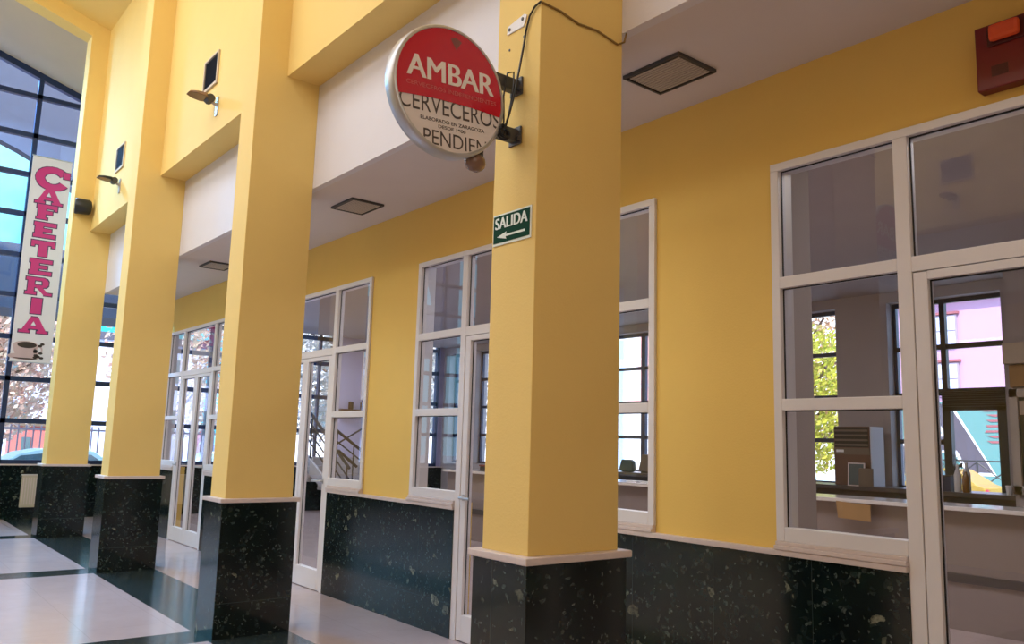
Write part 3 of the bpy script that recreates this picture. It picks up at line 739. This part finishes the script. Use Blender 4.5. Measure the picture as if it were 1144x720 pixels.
# partition: shelf strip, box, framed notice board
o = MB().box(.34, 2.4, 6.45, 6.62, 2.63, 2.87).build('wall_shelf', 'cardlight'); tag(o, 'beige shelf board on the office partition above the tan box sign', 'shelf')
sgn = root('box_sign', (1.2, 6.58, 2.4), 'tan sign panel under the beige shelf on the office partition', 'sign')
MB().box(.36, 2.4, 6.56, 6.62, 2.37, 2.62).build('panel', 'card', sgn)
nb = root('notice_board', (.9, 6.58, 1.2), 'white framed display cabinet with dark glass on the office partition', 'board')
m = MB(); a, b, z0, z1 = .345, 1.3, 1.14, 2.345
m.box(a, a+.09, 6.54, 6.62, z0, z1); m.box(b-.09, b, 6.54, 6.62, z0, z1); m.box(a, b, 6.54, 6.62, z1-.1, z1); m.box(a, b, 6.54, 6.62, z0, z0+.1); m.build('frame', 'zinc', nb, bevel=.005)
MB().box(a+.09, b-.09, 6.58, 6.60, z0+.1, z1-.1).build('dark_glass', 'glassdark', nb)
MB().box(a+.10, b-.12, 6.56, 6.58, z1-.3, z1-.14).build('paper_strip', 'cardlight', nb)
# seen between nearest column and pier: chair, monitor, papers
ch = root('desk_chair', (-6.04, 7.0, 1.09), 'rounded dark teal monitor back on the worktop, close behind the nearest column', 'monitor')
MB().prism([(-6.21, 1.14), (-6.17, 1.1), (-5.90, 1.1), (-5.87, 1.14), (-5.89, 1.28), (-5.95, 1.31), (-6.15, 1.31)], lambda u, v: (u, 6.88, v), lambda u, v: (u, 6.98, v)).build('housing', 'teal', ch, bevel=.02)
MB().box(-6.11, -5.97, 6.86, 7.02, 1.09, 1.10).build('foot', 'black', ch); ch.name = 'computer_monitor'; ORIG[ch.name] = (-6.04, 7.0, 1.09)
mo = root('computer_monitor', (-5.5, 7.0, 1.09), 'grey computer monitor on the worktop, next to the white window frame edge', 'monitor')
MB().prism([(-5.73, 1.12), (-5.33, 1.12), (-5.33, 1.41), (-5.64, 1.41)], lambda u, v: (u, 6.86, v), lambda u, v: (u, 6.98, v)).build('housing', 'slat', mo, bevel=.01)
MB().box(-5.65, -5.42, 6.85, 7.0, 1.09, 1.12).build('foot', 'black', mo)
for n_ in ('computer_monitor', 'computer_monitor.001'): bpy.data.objects[n_].location.z += .025
for i, x in enumerate((-3.35, -3.1, -2.9)):
    o = MB().box(x-.09, x+.09, 4.15, 4.4, 1.10, 1.112+.006*i).build('paper_sheet', 'paper'); tag(o, ('sheet of paper on the counter close behind the nearest column', 'middle sheet of paper on the counter, between two others', 'sheet of paper on the counter nearest the ochre pier')[i], 'paper', 'papers on the counter')
# counter seen through the unit behind the column
ps = root('paper_poster', (-6.48, 4.3, 1.1), 'white printed poster standing on the counter, seen in the glazed door', 'poster')
MB().box(-6.72, -6.25, 4.30, 4.31, 1.20, 1.58).build('sheet', 'paper', ps)
m = MB()
for k in range(14): m.box(-6.74+k*.036, -6.71+k*.036, 4.295, 4.315, 1.58+random.uniform(-.06, .0), 1.60+random.uniform(0, .14))
m.build('flower_border', 'coffee', ps)
MB().box(-6.51, -6.48, 4.295, 4.30, 1.34, 1.43).build('mark', 'coffee', ps)
db = root('document_box', (-6.5, 4.3, 1.1), 'dark box with red lid on the counter under the white poster', 'box')
MB().box(-6.72, -6.25, 4.18, 4.42, 1.10, 1.175).build('body', 'black', db, bevel=.004)
MB().box(-6.73, -6.24, 4.17, 4.43, 1.175, 1.20).build('lid', 'firered', db)
# annex: stair
st = root('staircase', (-11, 4, 0), 'stair with dark handrails rising beyond the glazed double doors', 'staircase')
SL = .585
m = MB()
for k in range(7):
    x = -10.75-.28*k; z = .164*(k+1); m.box(max(x-.28, -12.7), x, 3.97, 5.0, max(0, z-.34), z)
m.box(-12.7, -11.4, 5.0, 5.9, .95, 1.15)
m.build('steps', 'concrete', st)
m = MB(); m.prism([(-10.6, 0), (-10.6, .16), (-12.70, 1.2), (-12.70, .86)], lambda u, v: (u, 3.92, v), lambda u, v: (u, 3.97, v)); m.build('stringer', 'concrete', st)
zr = lambda x, h: 2.12+SL*(-12.7-x)+h
for h, r in ((0, .03), (-.2, .015), (-.4, .015), (-.6, .015)):
    MB().tube([(-12.70, 3.95, zr(-12.7, h)), (-10.75, 3.95, zr(-10.75, h))], r, 8).build('handrail' if h == 0 else 'rail', 'steel', st)
for x in (-12.55, -11.7, -10.85):
    MB().tube([(x, 3.95, max(.05, zr(x, -1.1))), (x, 3.95, zr(x, 0))], .018).build('post', 'steel', st)
for (y0_, z0_, y1_, z1_, r) in ((3.75, 1.725, 4.55, 1.18, .03), (3.78, 1.50, 4.55, .98, .016), (3.82, 1.32, 4.25, 1.0, .03), (3.78, 1.45, 4.55, 1.90, .018)):
    MB().tube([(-11.0, y0_, z0_), (-11.0, y1_, z1_)], r, 8).build('handrail' if r > .02 else 'rail', 'steel', st)
for y in (3.78, 4.16, 4.54):
    MB().tube([(-11.0, y, .3), (-11.0, y, 1.72-.68*(y-3.75))], .014).build('post', 'steel', st)
ws = root('wall_shelf', (EX+.1, 5.0, 2.2), 'brown shelf on the lavender wall above the stair', 'shelf')
MB().box(EX+.02, EX+.25, 4.62, 5.4, 2.17, 2.22).build('board', 'brown', ws); MB().box(EX+.02, EX+.2, 4.7, 4.73, 2.05, 2.17).build('bracket', 'brown', ws)
for i, y in enumerate((4.92, 5.22)):
    o = MB().lathe((EX+.14, y, 2.22), (0, 0, 1), [(0, .05), (.02, .06), (.16, .06), (.17, .05)], 14).build('dark_jar', 'coffee', smooth=True)
    tag(o, ('dark jar on the brown shelf, nearer the glazed door', 'dark jar on the brown shelf, nearer the ochre pier')[i], 'jar', 'jars on the brown shelf')
o = MB().tube([(EX+.1, 5.25, 2.45), (EX+.1, 5.25, 3.55)], .07, 12).build('drain_pipe', 'alu'); tag(o, 'white vertical pipe on the lavender wall above the brown shelf', 'pipe')
o = MB().box(EX+.06, EX+.066, 3.98, 4.16, .61, .89).build('notice_sheet', 'paper'); tag(o, 'small white notice on the dark dado beyond the glazed double doors', 'notice')

# ------------------------------------------------------------------ outside
ZG = -.3
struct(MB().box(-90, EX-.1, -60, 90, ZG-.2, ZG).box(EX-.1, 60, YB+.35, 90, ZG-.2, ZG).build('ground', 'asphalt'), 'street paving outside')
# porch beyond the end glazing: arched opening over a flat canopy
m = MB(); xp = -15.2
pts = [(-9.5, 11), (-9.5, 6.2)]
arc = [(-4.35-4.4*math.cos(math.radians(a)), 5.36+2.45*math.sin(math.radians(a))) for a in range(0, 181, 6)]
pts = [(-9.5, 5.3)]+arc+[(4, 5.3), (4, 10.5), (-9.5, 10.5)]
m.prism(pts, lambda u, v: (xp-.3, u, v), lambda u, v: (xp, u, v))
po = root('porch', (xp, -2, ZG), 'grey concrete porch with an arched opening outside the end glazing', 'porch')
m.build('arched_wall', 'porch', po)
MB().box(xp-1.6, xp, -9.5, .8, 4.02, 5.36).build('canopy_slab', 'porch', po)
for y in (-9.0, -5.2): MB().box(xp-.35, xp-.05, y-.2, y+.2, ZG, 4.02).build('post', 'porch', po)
def tree(x, y, h, r, leaf, n, lab, group, sz=.11, trunk=.13):
    t = root('tree', (0, 0, 0), lab, 'tree', group)
    m = MB(); m.tube([(0, 0, 0), (.08, .03, h*.3), (-.05, .06, h*.6), (0, 0, h*.9)], trunk, 8)
    for k in range(9):
        th = k*2.4; z = h*(.35+.05*k); m.tube([(0, 0, z), (r*.45*math.cos(th), r*.45*math.sin(th), z+.5), (r*.8*math.cos(th), r*.8*math.sin(th), z+1.0)], trunk*.3, 5)
    m.build('trunk', 'bark', t)
    m = MB()
    for k in range(n):
        while True:
            p = Vector((random.uniform(-1, 1), random.uniform(-1, 1), random.uniform(-1, 1)))
            if .15 < p.length < 1: break
        p = Vector((p.x*r, p.y*r, h*.64+p.z*h*.42)); a = Vector((random.gauss(0, 1), random.gauss(0, 1), random.gauss(0, 1))).normalized(); b = a.orthogonal().normalized(); c = a.cross(b)
        s = sz*random.uniform(.5, 1.2); m.quad(p+b*s, p+c*s*.6, p-b*s, p-c*s*.6)
    m.build('foliage', leaf, t)
    t.location = (x, y, ZG); return t
tg = 'trees beyond the end glazing'
tree(-24, -.7, 6.2, 1.7, 'autumn', 6000, 'pinkish autumn tree beside the banner beyond the end glazing', tg)
tree(-26, 5.2, 7.5, 2.6, 'autumn', 6000, 'pinkish autumn tree seen through the far double doors', tg)
tree(-21, 8.6, 7.0, 2.1, 'greyleaf', 5000, 'faded grey tree beyond the stair window', tg)
tree(-28, -3.0, 3.9, 2.4, 'orangeleaf', 5000, 'orange autumn tree beyond the fence, lowest of the far trees', tg)
tree(-25, 13.2, 7, 2.2, 'greyleaf', 5000, 'faded grey tree behind the corner of the offices', tg)
tb = 'trees behind the offices'
tree(-9.2, 17.5, 5.3, 1.9, 'lime', 9000, 'yellow green tree beyond the narrow office window', tb, .085)
tree(-11.5, 21, 8.5, 2.4, 'orangeleaf', 5500, 'orange tree above the yellow green one behind the offices', tb, .085)
tree(-19.5, 13.0, 7, 2.3, 'greyleaf', 5000, 'faded tree by the office corner window', tb)
# fence, wall, car, playground beyond the end glazing
fe = root('railing_fence', (-18.6, 0, ZG), 'pinkish iron railing beyond the end glazing', 'fence')
m = MB()
for k in range(75): m.box(-18.62, -18.58, -6+k*.16, -5.97+k*.16, ZG, 1.68)
m.box(-18.64, -18.56, -6, 6, 1.56, 1.61); m.box(-18.64, -18.56, -6, 6, ZG+.35, ZG+.41); m.build('bars', 'fence', fe)
o = MB().box(-32, -31, .85, 1.95, ZG, 1.7).build('brick_hut', 'brick')
hb = root('brick_building', (-31, 1.4, ZG), 'red brick building far beyond the end glazing railing', 'building')
o.name = 'wall'; o.parent = hb; o.location = -Vector(hb.location)
MB().box(-32.1, -30.9, .75, 2.05, 1.7, 1.85).build('roof', 'slat', hb); MB().box(-30.99, -30.96, 1.2, 1.5, .7, 1.3).build('window', 'carglass', hb)
fbld = root('apartment_building', (-45, 0, ZG), 'pale apartment block far beyond the trees at the end of the hall', 'building')
MB().box(-50, -44, -24, 12, ZG, 6.5).build('wall', 'palewall', fbld)
for k in range(14):
    for z in (1.6, 4.4): MB().box(-43.99, -43.95, -23+k*2.5, -21.8+k*2.5, z, z+1.3).build('window', 'carglass', fbld)
MB().box(-50.2, -43.8, -24.2, 12.2, 6.5, 6.9).build('roof', 'porch', fbld)
sl = root('playground_slide', (-20, 4.05, ZG), 'red and orange slanted structure on legs beyond the far double doors', 'slide')
MB().add([(-20.2, 3.88, 1.22), (-19.8, 3.88, 1.22), (-19.8, 4.22, 1.62), (-20.2, 4.22, 1.62), (-20.2, 3.88, 1.42), (-19.8, 3.88, 1.42), (-19.8, 4.22, 1.80), (-20.2, 4.22, 1.80)], [(0, 1, 2, 3), (7, 6, 5, 4), (0, 4, 5, 1), (1, 5, 6, 2), (2, 6, 7, 3), (3, 7, 4, 0)]).build('chute', 'slidered', sl)
for y in (3.95, 4.12): MB().box(-20.1, -19.9, y-.05, y+.05, ZG, 1.30).build('leg', 'slideorange', sl)
o = MB().box(-20.2, -19.9, 4.33, 4.52, ZG, 1.29).build('recycling_bin', 'blue', bevel=.03); tag(o, 'bright blue bin beyond the far double doors', 'bin')
# cars
def car(name, x, y, rz, body, lab):
    c = root('car', (0, 0, 0), lab, 'car', 'parked cars')
    arch = lambda cx_: [(cx_-.36*math.cos(math.radians(a)), .30+.36*math.sin(math.radians(a))) for a in range(0, 181, 20)]
    prof = [(-2.05, .28)]+arch(-1.3)+arch(1.25)+[(2.05, .30), (2.1, .62), (1.95, .78), (1.05, .92), (-1.75, .95), (-2.06, .85), (-2.1, .5)]
    MB().prism(prof, lambda u, v: (u, -.84, v), lambda u, v: (u, .84, v)).build('body', body, c, bevel=.03)
    cab = [(1.05, .9), (.35, 1.36), (-.1, 1.45), (-1.1, 1.42), (-1.8, .93)]
    fl = lambda y_: (lambda u, v: (u, y_*(1-.22*max(0, (v-.9)/.55)), v))
    MB().prism(cab, fl(-.80), fl(.80)).build('cabin', body, c, bevel=.02)
    for s_ in (-1, 1):
        for tri in ([(.90, .95), (.33, 1.31), (-.2, 1.37), (-.2, .95)], [(-.28, .95), (-.28, 1.37), (-1.05, 1.34), (-1.6, .95)]):
            q = [(u, s_*(.80*(1-.22*max(0, (v-.9)/.55))+.006), v) for u, v in tri]
            MB().quad(*(q if s_ < 0 else q[::-1])).build('window_glass', 'carglass', c)
        for cx_ in (-1.3, 1.25):
            wl = MB().lathe((cx_, s_*.70, .30), (0, s_, 0), [(-.04, .2), (-.04, .30), (.0, .31), (.12, .31), (.14, .28), (.14, .2)], 24).build('wheel', 'tyre', c)
            MB().lathe((cx_, s_*.70, .30), (0, s_, 0), [(.10, .21), (.145, .20), (.15, .05)], 20).build('wheel_cover', 'hub', wl)
        MB().box(-2.09, -2.0, s_*.55, s_*.8, .62, .8).build('tail_lamp', 'lampred', c)
        MB().box(1.95, 2.09, s_*.5, s_*.78, .58, .72).build('headlamp', 'hub', c)
    c.location = (x, y, ZG); c.rotation_euler = (0, 0, rz); return c
car('a', -17.0, -.6, math.radians(-90), 'carpale', 'pale teal car parked under the railing beyond the end glazing')
car('b', -9.5, 26.0, math.radians(180), 'taxi', 'yellow car parked outside the street door of the office')
car('c', -14.5, 24.5, 0, 'carpale', 'pale teal car parked outside the narrow office window')
car('d', -17.6, 4.6, math.radians(92), 'carpale', 'pale car seen low through the far double doors')
# buildings behind the offices
pb = root('pink_building', (-8, 26, ZG), 'pink building with a cyan mural, across the street behind the offices', 'building')
MB().box(-13.5, 4, 25, 32, 3.35, 6.75).build('upper_wall', 'pink', pb)
MB().box(-13.5, 4, 24.95, 32, ZG, 3.35).build('mural_wall', 'palecyan', pb)
MB().box(-13.6, 4.1, 24.8, 32, 6.75, 7.2).build('cornice', 'whitewall', pb)
for x, z in ((-8.3, 3.62), (-8.3, 5.25), (-10.5, 3.62), (-10.5, 5.25), (-12.4, 3.62)):
    wn = MB().box(x-.35, x+.35, 24.90, 25.0, z, z+1.05).build('window', 'fence', pb)
    for a, b, c, d_ in ((x-.30, x-.02, z+.06, z+.48), (x+.02, x+.30, z+.06, z+.48), (x-.30, x-.02, z+.53, z+1.0), (x+.02, x+.30, z+.53, z+1.0)):
        MB().box(a, b, 24.88, 24.91, c, d_).build('pane', 'palewall', wn)
    MB().box(x-.42, x+.42, 24.86, 25.0, z+1.08, z+1.16).build('lintel', 'muralred', wn)
def mural(pts, mat, dy): MB().quad(*[(u, 24.94-dy, v) for u, v in pts]).build('mural_letter', mat, pb)
for gr, mat, dy in ((.10, 'whitewall', 0), (0, 'muralgrey', .01)):
    mural([(-9.05-gr, 3.3), (-8.35+gr, 3.3), (-7.05+gr, 1.05-gr), (-7.75-gr, 1.05-gr)], mat, dy)
    mural([(-9.05-gr, 3.3), (-8.6, 3.3), (-9.7, 1.05-gr), (-10.4-gr, 1.05-gr)], mat, dy)
    mural([(-9.6, 1.75-gr), (-8.0, 1.75-gr), (-8.0, 2.2+gr), (-9.6, 2.2+gr)], mat, dy+.002)
m = MB()
for k in range(8):
    m.quad((-7.3+random.uniform(0, .4), 24.93, 2.0+k*.17), (-6.5+random.uniform(0, .3), 24.93, 2.02+k*.17), (-6.5, 24.93, 2.08+k*.17), (-7.2, 24.93, 2.07+k*.17))
m.build('mural_strokes', 'muralred', pb)
pb.location = Vector((4.25, -3.98, 0))+1.38*(Vector((-8, 26, 0))-Vector((4.25, -3.98, 0)))+Vector((0, 0, 1.55-1.38*1.85)); pb.scale = (1.38,)*3
f2 = root('street_railing', (-8, 30, ZG), 'black crossed railing behind the yellow car', 'fence')
m = MB()
for k in range(12):
    x = -15.2+k*1.4
    m.tube([(x, 30, ZG), (x, 30, 1.4)], .04, 6); m.tube([(x, 30, .3), (x+1.4, 30, 1.35)], .025, 5); m.tube([(x, 30, 1.35), (x+1.4, 30, .3)], .025, 5)
m.tube([(-15.2, 30, 1.4), (1, 30, 1.4)], .035, 6); m.tube([(-15.2, 30, .3), (1, 30, .3)], .03, 6); m.build('bars', 'fencedark', f2)
wb = root('white_building', (-22, 28, ZG), 'white and salmon building across the street, behind the narrow side light', 'building')
MB().box(-27.5, -15.5, 27, 34, ZG, 9).build('wall', 'whitewall', wb)
MB().box(-27.5, -20.2, 26.9, 27, 3.7, 4.5).build('salmon_band', 'redfacade', wb); MB().box(-24.2, -22.3, 26.88, 27, 4.7, 7.4).build('salmon_panel', 'redfacade', wb)
MB().box(-26.0, -25.2, 26.85, 27, ZG, 7).build('blue_strip', 'bluefacade', wb)
pb2 = root('pale_building', (-24, 14, ZG), 'pale building beyond the stair windows', 'building')
MB().box(-40, -34, 13, 30, ZG, 11).build('wall', 'whitewall', pb2)
for k in range(5):
    for z in (2, 5, 8): MB().box(-33.99, -33.9, 14+k*3, 15.2+k*3, z, z+1.4).build('window', 'carglass', pb2)

# ------------------------------------------------------------------ light
w = bpy.data.worlds.new('sky'); SC.world = w; w.use_nodes = True; t = w.node_tree; t.nodes.clear()
tc = t.nodes.new('ShaderNodeTexCoord'); sx = t.nodes.new('ShaderNodeSeparateXYZ'); t.links.new(tc.outputs['Generated'], sx.inputs[0])
mr = t.nodes.new('ShaderNodeMapRange'); mr.inputs[1].default_value = -.95; mr.inputs[2].default_value = -.55; t.links.new(sx.outputs[0], mr.inputs[0])
mx = t.nodes.new('ShaderNodeMix'); mx.data_type = 'RGBA'; t.links.new(mr.outputs[0], mx.inputs[0])
mx.inputs[6].default_value = (.035, .36, .50, 1); mx.inputs[7].default_value = (.56, .80, 1.10, 1)
nz = t.nodes.new('ShaderNodeTexNoise'); nz.inputs['Scale'].default_value = 3; nz.inputs['Detail'].default_value = 5; t.links.new(tc.outputs['Generated'], nz.inputs['Vector'])
mr2 = t.nodes.new('ShaderNodeMapRange'); mr2.inputs[1].default_value = .5; mr2.inputs[2].default_value = .75; mr2.inputs[4].default_value = .5; t.links.new(nz.outputs['Fac'], mr2.inputs[0])
m2 = t.nodes.new('ShaderNodeMix'); m2.data_type = 'RGBA'; t.links.new(mr2.outputs[0], m2.inputs[0]); t.links.new(mx.outputs[2], m2.inputs[6]); m2.inputs[7].default_value = (.95, .98, 1, 1)
bg = t.nodes.new('ShaderNodeBackground'); bg.inputs[1].default_value = 3.0; t.links.new(m2.outputs[2], bg.inputs[0])
wo = t.nodes.new('ShaderNodeOutputWorld'); t.links.new(bg.outputs[0], wo.inputs[0])

def lamp(name, kind, loc, rot, energy, color=(1, 1, 1), **kw):
    l = bpy.data.lights.new(name, kind); l.energy = energy; l.color = color
    for k, v in kw.items(): setattr(l, k, v)
    o = bpy.data.objects.new(name, l); COL.objects.link(o); o.location = loc; o.rotation_euler = rot; return o
lamp('sun', 'SUN', (0, -20, 30), (math.radians(42), 0, math.radians(45)), 9.5, (1, .96, .9), angle=.02)
# area lamps added to light the hall, stair and offices
lamp('hall_overhead_key', 'AREA', (-4.6, -5.0, 8.2), (math.radians(10), 0, 0), 400, (.88, .94, 1), shape='RECTANGLE', size=13, size_y=2.6)  # key lamp added under the closed ceiling in place of daylight from above
lamp('hall_near_fill', 'AREA', (8.6, -4.0, 4.6), (0, math.radians(82), 0), 92, (1, .97, .92), shape='RECTANGLE', size=5, size_y=5)  # fill added behind the camera for the column sides
lamp('hall_far_side_fill', 'AREA', (-3.6, -7.0, 7.0), (math.radians(46), 0, 0), 190, (.90, .95, 1), shape='RECTANGLE', size=12, size_y=1.2)  # frontal fill added high on the far side to even out the walls
lamp('stair_fill', 'AREA', (-11.2, 2.6, 3.8), (0, 0, 0), 120, (.82, .88, 1), shape='RECTANGLE', size=2.5, size_y=2.5)  # bluish fill added to brighten the dim stair annex
lamp('blue_floor_fill', 'AREA', (-14.0, -3.9, 9.3), (0, math.radians(-48), 0), 2800, (.20, .55, 1), shape='RECTANGLE', size=.6, size_y=4)  # unseen blue lamp added above the view to tint the floor
lamp('office_fill', 'AREA', (-2, 2.1, 3.8), (0, 0, 0), 170, (1, .97, .96), shape='RECTANGLE', size=12, size_y=1.0)  # fill added to lift the dark offices
SC.view_settings.view_transform = 'Standard'; SC.view_settings.look = 'None'
SC.view_settings.exposure = .10; SC.view_settings.gamma = 1
try:
    SC.cycles.use_denoising = True; SC.cycles.transparent_max_bounces = 16; SC.cycles.max_bounces = 10; SC.cycles.diffuse_bounces = 5; SC.cycles.sample_clamp_indirect = 6
except Exception: pass
